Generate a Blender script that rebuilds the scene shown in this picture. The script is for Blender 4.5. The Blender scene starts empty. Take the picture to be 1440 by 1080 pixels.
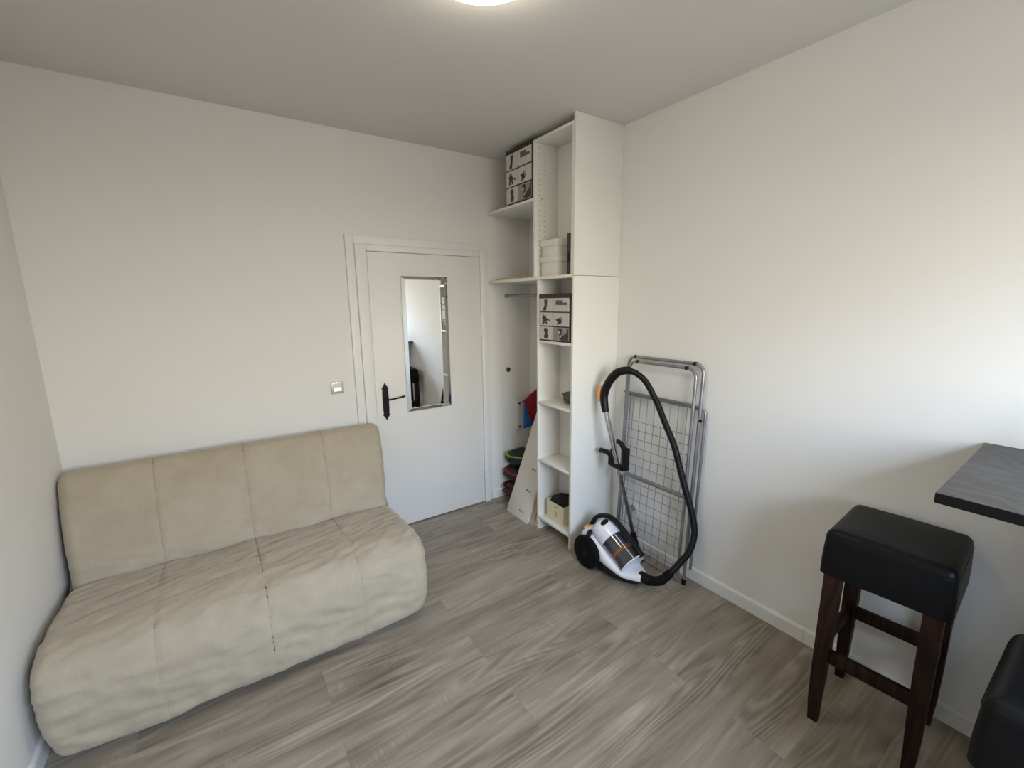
import bpy, bmesh, math, random
from mathutils import Vector, Matrix, noise
random.seed(7)
PI = math.pi
S = bpy.context.scene
COL = S.collection

# ------------------------------------------------------------------ camera
cam_d = bpy.data.cameras.new('camera'); cam = bpy.data.objects.new('camera', cam_d); COL.objects.link(cam)
YAW, PIT, ROL = 0.5968, -0.1852, -0.011
_f = Vector((math.sin(YAW)*math.cos(PIT), math.cos(YAW)*math.cos(PIT), math.sin(PIT)))
_r = Vector((math.cos(YAW), -math.sin(YAW), 0)); _u = _r.cross(_f)
_r2 = _r*math.cos(ROL)+_u*math.sin(ROL); _u2 = -_r*math.sin(ROL)+_u*math.cos(ROL)
M = Matrix((_r2, _u2, -_f)).transposed().to_4x4(); M.translation = Vector((-2.2412, -3.0248, 1.663))
cam.matrix_world = M
cam_d.sensor_fit = 'HORIZONTAL'; cam_d.sensor_width = 36.0; cam_d.lens = 36.0*616.3761/1440
cam_d.clip_start = 0.02
S.camera = cam

# ------------------------------------------------------------------ light and exposure
S.view_settings.view_transform = 'Standard'; S.view_settings.look = 'None'
S.view_settings.gamma = 1; S.view_settings.use_curve_mapping = False
S.view_settings.exposure = 0.08
W = bpy.data.worlds.new('sky'); S.world = W; W.use_nodes = True
_nt = W.node_tree; _nt.nodes.clear()
_o = _nt.nodes.new('ShaderNodeOutputWorld'); _b = _nt.nodes.new('ShaderNodeBackground')
_tc = _nt.nodes.new('ShaderNodeTexCoord'); _sx = _nt.nodes.new('ShaderNodeSeparateXYZ'); _cr = _nt.nodes.new('ShaderNodeValToRGB')
_nt.links.new(_tc.outputs['Generated'], _sx.inputs[0])
_mr = _nt.nodes.new('ShaderNodeMapRange'); _mr.inputs[1].default_value = -1; _mr.inputs[2].default_value = 1
_nt.links.new(_sx.outputs[2], _mr.inputs[0]); _nt.links.new(_mr.outputs[0], _cr.inputs[0])
# street below, sunlit pale facades opposite up to about 12 degrees, clear sky above them
_cr.color_ramp.elements[0].position = 0.46; _cr.color_ramp.elements[0].color = (0.20, 0.185, 0.165, 1)
_cr.color_ramp.elements[1].position = 0.64; _cr.color_ramp.elements[1].color = (0.92, 1.10, 1.42, 1)
_e = _cr.color_ramp.elements.new(0.50); _e.color = (0.62, 0.585, 0.53, 1)
_e = _cr.color_ramp.elements.new(0.60); _e.color = (0.80, 0.775, 0.715, 1)
_nt.links.new(_cr.outputs[0], _b.inputs[0]); _b.inputs[1].default_value = 19.0
_nt.links.new(_b.outputs[0], _o.inputs[0])
WX0, WX1, WZ0, WZ1, WY = -2.05, -0.40, 1.12, 2.32, -4.05      # the window opening
pl = bpy.data.lights.new('window_daylight', 'AREA'); pl.shape = 'RECTANGLE'
pl.size = WX1-WX0; pl.size_y = WZ1-WZ0; pl.cycles.is_portal = True
plo = bpy.data.objects.new('window_daylight', pl); COL.objects.link(plo)
plo.location = ((WX0+WX1)/2, WY-0.02, (WZ0+WZ1)/2); plo.rotation_euler = (PI/2, 0, 0)
LAMP = (-1.446, -1.722)
LAMP_EMIT = 15.0

# ------------------------------------------------------------------ materials
def mat(name, color=(.8, .8, .8), rough=.5, metal=0, spec=.5, bump=None, var=None, **kw):
    m = bpy.data.materials.new(name); m.use_nodes = True
    nt = m.node_tree; b = nt.nodes['Principled BSDF']
    b.inputs['Base Color'].default_value = (*color, 1); b.inputs['Roughness'].default_value = rough
    b.inputs['Metallic'].default_value = metal; b.inputs['Specular IOR Level'].default_value = spec
    for k, v in kw.items(): b.inputs[k.replace('_', ' ')].default_value = v
    tc = nt.nodes.new('ShaderNodeTexCoord')
    if var:                                   # (scale, amount): gentle procedural colour variation
        n = nt.nodes.new('ShaderNodeTexNoise'); n.inputs['Scale'].default_value = var[0]; n.inputs['Detail'].default_value = 5
        nt.links.new(tc.outputs['Object'], n.inputs['Vector'])
        r = nt.nodes.new('ShaderNodeValToRGB')
        r.color_ramp.elements[0].position = .3; r.color_ramp.elements[1].position = .7
        r.color_ramp.elements[0].color = (*[c*(1-var[1]) for c in color], 1)
        r.color_ramp.elements[1].color = (*[min(1, c*(1+var[1])) for c in color], 1)
        nt.links.new(n.outputs[0], r.inputs[0]); nt.links.new(r.outputs[0], b.inputs['Base Color'])
    if bump:                                  # (scale, strength, distance)
        n = nt.nodes.new('ShaderNodeTexNoise'); n.inputs['Scale'].default_value = bump[0]; n.inputs['Detail'].default_value = 6
        nt.links.new(tc.outputs['Object'], n.inputs['Vector'])
        bp = nt.nodes.new('ShaderNodeBump'); bp.inputs['Strength'].default_value = bump[1]; bp.inputs['Distance'].default_value = bump[2]
        nt.links.new(n.outputs[0], bp.inputs['Height']); nt.links.new(bp.outputs[0], b.inputs['Normal'])
    return m

WALL = mat('wall_paint', (.80, .785, .745), .75, spec=.25, bump=(90, .12, .002), var=(1.2, .012))
CEIL = mat('ceiling_paint', (.74, .725, .69), .9, spec=.1, bump=(60, .1, .002))
TRIMW = mat('trim_paint', (.80, .79, .755), .45, bump=(30, .05, .001), var=(3, .01))
DOORW = mat('door_paint', (.79, .77, .72), .42, bump=(14, .06, .001), var=(2, .012))
MELA = mat('white_melamine', (.82, .805, .74), .42, bump=(200, .03, .0005), var=(4, .012))
EDGE = mat('melamine_edge', (.84, .83, .78), .4, var=(20, .02))
HOLE = mat('drilled_hole', (.06, .055, .05), .9, var=(20, .1))
BLK = mat('black_plastic', (.006, .006, .0065), .42, spec=.25, bump=(300, .06, .0005), var=(15, .1))
RUB = mat('matte_black_rubber', (.005, .005, .005), .7, spec=.15, bump=(200, .1, .0005), var=(15, .1))
WPL = mat('white_plastic', (.80, .80, .84), .22, var=(9, .012), Coat_Weight=.3)
ORG = mat('orange_plastic', (.85, .30, .04), .35, var=(14, .05))
IRON = mat('wrought_iron', (.012, .010, .009), .45, metal=.6, bump=(120, .5, .002), var=(40, .2))
STEEL = mat('painted_grey_steel', (.30, .30, .31), .34, metal=.75, var=(9, .06))
CHROME = mat('chrome', (.62, .62, .62), .12, metal=1, var=(9, .03))
MIRR = mat('mirror_silver', (.93, .94, .93), .0, metal=1, var=(2, .002))
MEDGE = mat('mirror_bevel', (.80, .82, .81), .04, metal=1, var=(2, .01))
WIRE = mat('coated_wire', (.20, .195, .185), .5, metal=.3, var=(20, .1))
LEATH = mat('black_leatherette', (.004, .004, .0042), .42, spec=.17, bump=(260, .35, .0015), var=(8, .2))
STITCH = mat('black_thread', (.02, .02, .02), .7, var=(40, .2))
CREAM = mat('cream_cardboard', (.76, .68, .46), .6, var=(12, .03), bump=(80, .05, .001))
WCARD = mat('white_cardboard', (.80, .78, .70), .6, var=(12, .015))
KRAFT = mat('brown_cardboard', (.50, .37, .25), .7, var=(16, .08))
DBOX = mat('dark_printed_card', (.030, .024, .019), .5, var=(12, .15))
PRINT = mat('pale_print', (.62, .58, .54), .5, var=(50, .05))
PRINTG = mat('grey_photo_print', (.30, .28, .26), .5, var=(60, .35))
INK = mat('dark_ink', (.045, .038, .035), .55, var=(150, .5))
INKM = mat('mid_ink', (.13, .115, .105), .55, var=(150, .4))
DGREY = mat('dark_binder', (.05, .047, .04), .6, var=(9, .1))
BCLOTH = mat('black_cloth', (.010, .009, .009), .9, bump=(160, .8, .004), var=(20, .3))
BAGB = mat('black_nylon', (.012, .012, .015), .55, bump=(60, .8, .006), var=(20, .4))
BAGG = mat('green_webbing', (.16, .38, .06), .6, bump=(200, .4, .002), var=(20, .15))
BAGR = mat('red_nylon', (.30, .012, .022), .5, bump=(40, .5, .006), var=(14, .25))
BAGDR = mat('dark_red_nylon', (.09, .008, .012), .6, bump=(60, .8, .006), var=(20, .5))
BAGBL = mat('blue_nylon', (.03, .12, .36), .5, bump=(40, .5, .006), var=(14, .35))
GCLOTH = mat('grey_cloth', (.13, .12, .11), .9, bump=(120, .8, .004), var=(20, .3))
PLUG = mat('dark_brown_plug', (.05, .035, .025), .5, var=(40, .2))
PGREY = mat('grey_plastic', (.36, .36, .36), .45, var=(20, .05))

def glass_mat(name, color, rough, alpha_mix):
    m = bpy.data.materials.new(name); m.use_nodes = True; nt = m.node_tree; nt.nodes.clear()
    o = nt.nodes.new('ShaderNodeOutputMaterial'); mx = nt.nodes.new('ShaderNodeMixShader')
    t = nt.nodes.new('ShaderNodeBsdfTransparent'); g = nt.nodes.new('ShaderNodeBsdfGlossy')
    t.inputs[0].default_value = (*color, 1); g.inputs['Roughness'].default_value = rough
    mx.inputs[0].default_value = alpha_mix
    nt.links.new(t.outputs[0], mx.inputs[1]); nt.links.new(g.outputs[0], mx.inputs[2]); nt.links.new(mx.outputs[0], o.inputs[0])
    return m
PANE = glass_mat('window_glass', (.97, .98, .98), .0, .04)
SMOKE = glass_mat('clear_bin_plastic', (.55, .55, .58), .03, .10)

def lamp_mat():
    m = bpy.data.materials.new('lit_opal_diffuser'); m.use_nodes = True; nt = m.node_tree; b = nt.nodes['Principled BSDF']
    b.inputs['Base Color'].default_value = (.9, .88, .82, 1)
    n = nt.nodes.new('ShaderNodeTexNoise'); n.inputs['Scale'].default_value = 3
    r = nt.nodes.new('ShaderNodeValToRGB'); r.color_ramp.elements[0].color = (1, .87, .70, 1); r.color_ramp.elements[1].color = (1, .89, .74, 1)
    nt.links.new(n.outputs[0], r.inputs[0]); nt.links.new(r.outputs[0], b.inputs['Emission Color'])
    b.inputs['Emission Strength'].default_value = LAMP_EMIT
    return m
LAMPM = lamp_mat()

def math_node(nt, op, a, b=None, c=None):
    n = nt.nodes.new('ShaderNodeMath'); n.operation = op
    for i, v in enumerate((a, b, c)):
        if v is None: continue
        if isinstance(v, (int, float)): n.inputs[i].default_value = v
        else: nt.links.new(v, n.inputs[i])
    return n.outputs[0]

def floor_mat():
    m = bpy.data.materials.new('grey_oak_vinyl'); m.use_nodes = True; nt = m.node_tree; b = nt.nodes['Principled BSDF']
    N = lambda t: nt.nodes.new(t); L = nt.links.new
    geo = N('ShaderNodeNewGeometry'); oi = N('ShaderNodeObjectInfo')
    off = N('ShaderNodeCombineXYZ')
    L(math_node(nt, 'MULTIPLY', oi.outputs['Random'], 37.0), off.inputs[0])
    L(math_node(nt, 'MULTIPLY', oi.outputs['Random'], 91.0), off.inputs[1])
    add = N('ShaderNodeVectorMath'); add.operation = 'ADD'; L(geo.outputs['Position'], add.inputs[0]); L(off.outputs[0], add.inputs[1])
    def mp(sx, sy, sz=1):
        v = N('ShaderNodeVectorMath'); v.operation = 'MULTIPLY'; L(add.outputs[0], v.inputs[0]); v.inputs[1].default_value = (sx, sy, sz); return v.outputs[0]
    def nz(vec, scale, detail, rough=.5, dist=0):
        n = N('ShaderNodeTexNoise'); L(vec, n.inputs['Vector']); n.inputs['Scale'].default_value = scale
        n.inputs['Detail'].default_value = detail; n.inputs['Roughness'].default_value = rough; n.inputs['Distortion'].default_value = dist; return n.outputs[0]
    broad = nz(mp(1.15, 6.5), 1.0, 3, .5, 1.1)
    # cathedral figure: contour lines of a smooth stretched field
    field = nz(mp(.55, 5.0), 1.0, 1.5, .4, .25)
    ring = math_node(nt, 'SINE', math_node(nt, 'MULTIPLY', field, 125.0))
    ring = math_node(nt, 'MULTIPLY_ADD', ring, .5, .5)
    ring2 = math_node(nt, 'POWER', ring, 1.3)
    rm = N('ShaderNodeMapRange'); L(nz(mp(1.1, 4.0), 1.2, 2), rm.inputs[0]); rm.inputs[1].default_value = .42; rm.inputs[2].default_value = .62
    ring2 = math_node(nt, 'MULTIPLY', math_node(nt, 'SUBTRACT', ring2, .45), rm.outputs[0])
    fine = nz(mp(6.0, 90.0), 1.0, 5, .6)
    mid = nz(mp(1.9, 19.0), 1.0, 5, .55, .9)
    # pale cross-grain saw marks gathered in patches
    saw = nz(mp(95.0, 9.0), 1.0, 2, .5, .2)
    sawmask = nz(mp(1.4, 6.0), 1.3, 2)
    mr = N('ShaderNodeMapRange'); L(sawmask, mr.inputs[0]); mr.inputs[1].default_value = .56; mr.inputs[2].default_value = .68
    mr2 = N('ShaderNodeMapRange'); L(saw, mr2.inputs[0]); mr2.inputs[1].default_value = .5; mr2.inputs[2].default_value = .62
    sawm = math_node(nt, 'MULTIPLY', mr.outputs[0], mr2.outputs[0])
    t = math_node(nt, 'MULTIPLY', broad, .60)
    t = math_node(nt, 'MULTIPLY_ADD', mid, .47, t)
    t = math_node(nt, 'MULTIPLY_ADD', fine, .24, t)
    t = math_node(nt, 'MULTIPLY_ADD', ring2, .20, t)
    t = math_node(nt, 'MULTIPLY_ADD', sawm, .10, t)
    t = math_node(nt, 'MULTIPLY_ADD', oi.outputs['Random'], .03, t)
    t = math_node(nt, 'SUBTRACT', t, .205)
    r = N('ShaderNodeValToRGB'); L(t, r.inputs[0]); e = r.color_ramp.elements
    e[0].position = .22; e[0].color = (.138, .113, .085, 1)
    e[1].position = .78; e[1].color = (.485, .427, .34, 1)
    x = e.new(.40); x.color = (.248, .208, .161, 1)
    x = e.new(.56); x.color = (.345, .296, .232, 1)
    L(r.outputs[0], b.inputs['Base Color'])
    b.inputs['Roughness'].default_value = .42; b.inputs['Specular IOR Level'].default_value = .4
    bp = N('ShaderNodeBump'); bp.inputs['Strength'].default_value = .25; bp.inputs['Distance'].default_value = .001
    L(math_node(nt, 'ADD', fine, ring), bp.inputs['Height']); L(bp.outputs[0], b.inputs['Normal'])
    return m
FLOOR = floor_mat()

def wood_mat(name, dark, light, axis='Z', rough=.35, scale=1.0, ringf=60, strength=1.0, spec=.5):
    m = bpy.data.materials.new(name); m.use_nodes = True; nt = m.node_tree; b = nt.nodes['Principled BSDF']
    tc = nt.nodes.new('ShaderNodeTexCoord'); v = nt.nodes.new('ShaderNodeVectorMath'); v.operation = 'MULTIPLY'
    nt.links.new(tc.outputs['Object'], v.inputs[0])
    v.inputs[1].default_value = {'Z': (9, 9, .8), 'Y': (4.5, 2.2, 4.5), 'X': (.8, 9, 9)}[axis]
    n = nt.nodes.new('ShaderNodeTexNoise'); nt.links.new(v.outputs[0], n.inputs['Vector']); n.inputs['Scale'].default_value = scale
    n.inputs['Detail'].default_value = 2; n.inputs['Distortion'].default_value = .3
    s = math_node(nt, 'SINE', math_node(nt, 'MULTIPLY', n.outputs[0], ringf))
    n2 = nt.nodes.new('ShaderNodeTexNoise'); nt.links.new(v.outputs[0], n2.inputs['Vector']); n2.inputs['Scale'].default_value = 14; n2.inputs['Detail'].default_value = 5
    t = math_node(nt, 'MULTIPLY_ADD', s, .3*strength, n2.outputs[0])
    r = nt.nodes.new('ShaderNodeValToRGB'); nt.links.new(t, r.inputs[0])
    r.color_ramp.elements[0].position = .2; r.color_ramp.elements[0].color = (*dark, 1)
    r.color_ramp.elements[1].position = .8; r.color_ramp.elements[1].color = (*light, 1)
    nt.links.new(r.outputs[0], b.inputs['Base Color']); b.inputs['Roughness'].default_value = rough; b.inputs['Specular IOR Level'].default_value = spec
    bp = nt.nodes.new('ShaderNodeBump'); bp.inputs['Strength'].default_value = .25; bp.inputs['Distance'].default_value = .001
    nt.links.new(t, bp.inputs['Height']); nt.links.new(bp.outputs[0], b.inputs['Normal'])
    return m
DWOOD = wood_mat('dark_stained_wood', (.011, .0042, .0026), (.030, .011, .006), 'Z', .5, spec=.2)
BARW = wood_mat('black_ash_veneer', (.020, .0185, .017), (.048, .045, .042), 'Y', .40, 1.0, 70, 1.1)

def fabric_mat():
    m = bpy.data.materials.new('beige_suedette'); m.use_nodes = True; nt = m.node_tree; b = nt.nodes['Principled BSDF']
    tc = nt.nodes.new('ShaderNodeTexCoord')
    n = nt.nodes.new('ShaderNodeTexNoise'); nt.links.new(tc.outputs['Object'], n.inputs['Vector']); n.inputs['Scale'].default_value = 7; n.inputs['Detail'].default_value = 8; n.inputs['Roughness'].default_value = .65
    r = nt.nodes.new('ShaderNodeValToRGB'); nt.links.new(n.outputs[0], r.inputs[0])
    r.color_ramp.elements[0].position = .3; r.color_ramp.elements[0].color = (.40, .338, .245, 1)
    r.color_ramp.elements[1].position = .72; r.color_ramp.elements[1].color = (.465, .400, .300, 1)
    nt.links.new(r.outputs[0], b.inputs['Base Color']); b.inputs['Roughness'].default_value = .88; b.inputs['Specular IOR Level'].default_value = .2
    b.inputs['Sheen Weight'].default_value = .35; b.inputs['Sheen Roughness'].default_value = .4; b.inputs['Sheen Tint'].default_value = (.95, .93, .95, 1)
    n2 = nt.nodes.new('ShaderNodeTexNoise'); nt.links.new(tc.outputs['Object'], n2.inputs['Vector']); n2.inputs['Scale'].default_value = 420; n2.inputs['Detail'].default_value = 3
    n3 = nt.nodes.new('ShaderNodeTexNoise'); nt.links.new(tc.outputs['Object'], n3.inputs['Vector']); n3.inputs['Scale'].default_value = 26; n3.inputs['Detail'].default_value = 5
    bp = nt.nodes.new('ShaderNodeBump'); bp.inputs['Strength'].default_value = .25; bp.inputs['Distance'].default_value = .001
    bp2 = nt.nodes.new('ShaderNodeBump'); bp2.inputs['Strength'].default_value = .5; bp2.inputs['Distance'].default_value = .008
    nt.links.new(n2.outputs[0], bp.inputs['Height']); nt.links.new(n3.outputs[0], bp2.inputs['Height']); nt.links.new(bp2.outputs[0], bp.inputs['Normal'])
    nt.links.new(bp.outputs[0], b.inputs['Normal'])
    return m
FAB = fabric_mat()
FABS = mat('beige_piping', (.42, .36, .265), .9, bump=(300, .3, .001), var=(30, .06))

# ------------------------------------------------------------------ mesh helpers
class MB:
    def __init__(s): s.v = []; s.f = []; s.smooth = False
    def add(s, vs, fs):
        o = len(s.v); s.v += [tuple(v) for v in vs]; s.f += [tuple(i+o for i in f) for f in fs]; return s
    def box(s, x0, y0, z0, x1, y1, z1, bev=0.0, mtx=None):
        bm = bmesh.new(); bmesh.ops.create_cube(bm, size=1)
        for v in bm.verts:
            v.co = Vector(((x0+x1)/2+v.co.x*(x1-x0), (y0+y1)/2+v.co.y*(y1-y0), (z0+z1)/2+v.co.z*(z1-z0)))
        if bev: bmesh.ops.bevel(bm, geom=bm.edges[:], offset=bev, segments=2, affect='EDGES', profile=.5)
        if mtx: bm.transform(mtx)
        s.bm(bm); return s
    def bm(s, bm):
        bm.verts.ensure_lookup_table(); bm.verts.index_update()
        s.add([v.co for v in bm.verts], [[v.index for v in f.verts] for f in bm.faces]); bm.free(); return s
    def tube(s, pts, r, n=10, closed=False, caps=True, flat=1.0):
        pts = [Vector(p) for p in pts]; N = len(pts); rs = r if isinstance(r, (list, tuple)) else [r]*N
        prev = None; rings = []
        for i in range(N):
            if closed: t = pts[(i+1) % N]-pts[i-1]
            else: t = pts[min(i+1, N-1)]-pts[max(i-1, 0)]
            t.normalize()
            if prev is None:
                a = Vector((0, 0, 1)) if abs(t.z) < .9 else Vector((1, 0, 0)); nrm = t.cross(a).normalized()
            else: nrm = (prev-t*prev.dot(t)).normalized()
            prev = nrm; b = t.cross(nrm)
            rings.append([pts[i]+(nrm*math.cos(2*PI*k/n)+b*math.sin(2*PI*k/n)*flat)*rs[i] for k in range(n)])
        vs = [v for q in rings for v in q]; fs = []
        for i in range(N if closed else N-1):
            j = (i+1) % N
            for k in range(n): fs.append((i*n+k, i*n+(k+1) % n, j*n+(k+1) % n, j*n+k))
        if caps and not closed: fs.append(tuple(range(n-1, -1, -1))); fs.append(tuple((N-1)*n+k for k in range(n)))
        return s.add(vs, fs)
    def lathe(s, prof, c, axis=(0, 0, 1), n=32):
        """prof: list of (radius, height along axis)"""
        q = Vector((0, 0, 1)).rotation_difference(Vector(axis).normalized()); c = Vector(c); vs = []; fs = []
        for (r, h) in prof:
            for k in range(n): vs.append(c+q @ Vector((r*math.cos(2*PI*k/n), r*math.sin(2*PI*k/n), h)))
        for i in range(len(prof)-1):
            for k in range(n): fs.append((i*n+k, i*n+(k+1) % n, (i+1)*n+(k+1) % n, (i+1)*n+k))
        fs.append(tuple(range(n-1, -1, -1))); fs.append(tuple((len(prof)-1)*n+k for k in range(n)))
        return s.add(vs, fs)
    def prism(s, poly, a, b, plane='YZ'):
        """extrude 2-D polygon between a and b along the plane's normal"""
        def P(u, v, w): return {'YZ': (w, u, v), 'XZ': (u, w, v), 'XY': (u, v, w)}[plane]
        n = len(poly); vs = [P(u, v, a) for u, v in poly]+[P(u, v, b) for u, v in poly]
        fs = [tuple(range(n-1, -1, -1)), tuple(range(n, 2*n))]+[(i, (i+1) % n, n+(i+1) % n, n+i) for i in range(n)]
        return s.add(vs, fs)
    def loft(s, rings, cap=True):
        n = len(rings[0]); vs = [v for r in rings for v in r]; fs = []
        for i in range(len(rings)-1):
            for k in range(n): fs.append((i*n+k, i*n+(k+1) % n, (i+1)*n+(k+1) % n, (i+1)*n+k))
        if cap: fs.append(tuple(range(n-1, -1, -1))); fs.append(tuple((len(rings)-1)*n+k for k in range(n)))
        return s.add(vs, fs)
    def mesh(s, name, m, smooth=None):
        me = bpy.data.meshes.new(name); me.from_pydata(s.v, [], s.f); me.validate()
        bm = bmesh.new(); bm.from_mesh(me); bmesh.ops.recalc_face_normals(bm, faces=bm.faces); bm.to_mesh(me); bm.free()
        me.materials.append(m)
        if smooth is not None:
            for p in me.polygons: p.use_smooth = True
            if smooth < 3.2: me.set_sharp_from_angle(angle=smooth)
        return me

def props(o, label=None, cat=None, group=None, kind=None):
    if label: o['label'] = label
    if cat: o['category'] = cat
    if group: o['group'] = group
    if kind: o['kind'] = kind
    return o
def obj(name, mb, m, parent=None, smooth=.6, **kw):
    me = mb if isinstance(mb, bpy.types.Mesh) else mb.mesh(name, m, smooth)
    o = bpy.data.objects.new(name, me); COL.objects.link(o)
    if parent is not None:
        o.parent = parent
        q = parent; T = Vector((0, 0, 0))
        while q is not None: T += q.location; q = q.parent
        # parents sit untransformed except for their base location
        o.matrix_parent_inverse = Matrix.Translation(-parent_world(parent))
    return props(o, **kw)
def parent_world(p):
    return Vector(p['_base']) if '_base' in p else Vector((0, 0, 0))
BASES = []
def thing(name, label, cat, loc, group=None, kind=None):
    o = bpy.data.objects.new(name, None); COL.objects.link(o); o.location = loc; o.empty_display_size = .05
    o['_base'] = loc; BASES.append(o)
    return props(o, label, cat, group, kind)
def copy_tree(o, parent=None):
    c = o.copy(); COL.objects.link(c)
    if parent is not None: c.parent = parent; c.matrix_parent_inverse = o.matrix_parent_inverse.copy()
    for ch in [x for x in COL.objects if x.parent == o]: copy_tree(ch, c)
    return c
def B(*a, **k): return MB().box(*a, **k)
def arc(c, r, a0, a1, n, f):
    return [f(c[0]+r*math.cos(a0+(a1-a0)*i/n), c[1]+r*math.sin(a0+(a1-a0)*i/n)) for i in range(n+1)]
def spline(pts, per=8):
    P = [Vector(p) for p in pts]; P = [2*P[0]-P[1]]+P+[2*P[-1]-P[-2]]; out = []
    for i in range(1, len(P)-2):
        for k in range(per):
            t = k/per; a, b, c, d = P[i-1:i+3]
            out.append(.5*((2*b)+(c-a)*t+(2*a-5*b+4*c-d)*t*t+(3*b-a-3*c+d)*t**3))
    out.append(P[-2]); return out

# ------------------------------------------------------------------ the room
H, RW, YF = 2.724, 2.944, WY
T = .12
obj('wall_back', B(-RW-T, 0, -.1, T, T, H+.1), WALL, kind='structure', label='white painted back wall with the door', )
obj('wall_right', B(0, YF-T, -.1, T, 0, H+.1), WALL, kind='structure')
obj('wall_left', B(-RW-T, YF-T, -.1, -RW, 0, H+.1), WALL, kind='structure')
w = MB(); w.box(-RW, YF-T, -.1, WX0, YF, H+.1); w.box(WX1, YF-T, -.1, 0, YF, H+.1)
w.box(WX0, YF-T, -.1, WX1, YF, WZ0); w.box(WX0, YF-T, WZ1, WX1, YF, H+.1)
obj('wall_front', w, WALL, kind='structure')
obj('ceiling', B(-RW, YF, H, 0, 0, H+.1), CEIL, kind='structure')
fl = thing('floor', None, None, (0, 0, 0), kind='structure')
obj('underlay', B(-RW, YF, -.06, 0, 0, -.011), HOLE, fl)
# vinyl planks, each one a piece: rows .2 wide along x, joints offset by half a plank
row = 0; y1 = 0.0; edges = [0.0, -.08]; 
while edges[-1] > YF: edges.append(round(edges[-1]-.2, 4))
for i in range(len(edges)-1):
    ya, yb = edges[i], max(edges[i+1], YF)
    if ya-yb < .01: continue
    k = round((-.88-ya)/.2)
    js = [-2.66, -1.34, -.02] if k % 2 == 0 else [-3.32, -2.00, -.68]
    xs = [-RW]+[j for j in js if -RW < j < 0]+[0.0]
    for a, b in zip(xs[:-1], xs[1:]):
        m = MB(); g = .0002; c = .0008
        x0, x1, y0, y1 = a+g, b-g, yb+g, ya-g
        m.add([(x0, y0, -.01), (x1, y0, -.01), (x1, y1, -.01), (x0, y1, -.01), (x0, y0, -c*.6), (x1, y0, -c*.6), (x1, y1, -c*.6), (x0, y1, -c*.6),
               (x0+c, y0+c, 0), (x1-c, y0+c, 0), (x1-c, y1-c, 0), (x0+c, y1-c, 0)],
              [(0, 3, 2, 1), (0, 1, 5, 4), (1, 2, 6, 5), (2, 3, 7, 6), (3, 0, 4, 7), (4, 5, 9, 8), (5, 6, 10, 9), (6, 7, 11, 10), (7, 4, 8, 11), (8, 9, 10, 11)])
        obj('plank', m, FLOOR, fl, None)
# skirting
def skirt(p, axis, a, b, pos, sgn, cuts=()):
    ks = [a]+list(cuts)+[b]
    for u, v in zip(ks[:-1], ks[1:]):
        prof = [(0, 0), (.013, 0), (.013, .066), (.009, .074), (.003, .077), (0, .077)]
        m = MB(); n = len(prof); A = []
        for w_ in (u+.0006, v-.0006):
            for (d, z) in prof: A.append((pos+sgn*d, w_, z) if axis == 'y' else (w_, pos+sgn*d, z))
        m.add(A, [tuple(range(n)), tuple(range(2*n-1, n-1, -1))]+[(i, (i+1) % n, n+(i+1) % n, n+i) for i in range(n)])
        obj('skirting_length', m, TRIMW, p, None)
br = thing('baseboard_right', None, None, (0, 0, 0), kind='structure'); skirt(br, 'y', YF, -1.008, 0, -1, (-2.262,))
bb = thing('baseboard_back', None, None, (0, 0, 0), kind='structure'); skirt(bb, 'x', -.408, -.001, 0, -1)
skirt(bb, 'x', -RW+.014, -1.478, 0, -1)
bl = thing('baseboard_left', None, None, (0, 0, 0), kind='structure'); skirt(bl, 'y', YF, 0, -RW, 1)
# window behind the camera
win = thing('window_1', None, None, (0, 0, 0), kind='structure')
fm = MB()
for (a, b_, c, d) in ((WX0, WZ0, WX0+.06, WZ1), (WX1-.06, WZ0, WX1, WZ1), (WX0+.06, WZ0, WX1-.06, WZ0+.06), (WX0+.06, WZ1-.06, WX1-.06, WZ1), ((WX0+WX1)/2-.045, WZ0+.06, (WX0+WX1)/2+.045, WZ1-.06)):
    fm.box(a, YF-.09, b_, c, YF-.03, d, bev=.004)
obj('window_frame', fm, TRIMW, win)
for a, b_ in ((WX0+.06, (WX0+WX1)/2-.045), ((WX0+WX1)/2+.045, WX1-.06)):
    obj('pane', B(a, YF-.064, WZ0+.06, b_, YF-.058, WZ1-.06), PANE, win, None)
obj('window_sill', B(WX0-.05, YF-.03, WZ0-.03, WX1+.05, YF+.12, WZ0, bev=.004), TRIMW, win)

# ------------------------------------------------------------------ door, frame
tr = thing('trim_1', None, None, (0, 0, 0), kind='structure')
def casing(name, x0, x1, z0, z1, d0): return B(x0, -d0, z0, x1, 0, z1, bev=.003)
OX0, OX1, OZ = -1.476, -.410, 2.100     # outside of the casing
LX0, LX1, LZ = -1.345, -.489, 2.000     # the leaf
m = MB(); m.box(OX0, -.016, 0, OX0+.055, 0, OZ, bev=.004); m.box(OX0+.055, -.030, 0, LX0-.0015, 0, OZ-.055, bev=.006); obj('casing_left', m, TRIMW, tr)
m = MB(); m.box(OX1-.03, -.016, 0, OX1, 0, OZ, bev=.004); m.box(LX1+.0015, -.034, 0, OX1-.03, 0, OZ-.055, bev=.006); obj('casing_right', m, TRIMW, tr)
m = MB(); m.box(OX0+.055, -.016, OZ-.055, OX1-.03, 0, OZ, bev=.004); m.box(LX0-.0015, -.030, LZ+.0015, LX1+.0015, 0, OZ-.055, bev=.006); obj('casing_top', m, TRIMW, tr)
dr = thing('door_1', None, None, (0, 0, 0), kind='structure')
obj('door_leaf', B(LX0, -.022, .008, LX1, 0, LZ, bev=.003), DOORW, dr)
for z in (1.62, 1.42, .30, .24):
    obj('hinge_pin', MB().lathe([(.006, 0), (.008, .002), (.008, .045), (.006, .047)], (LX1+.002, -.036, z-.02), n=12), TRIMW, dr)
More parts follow.
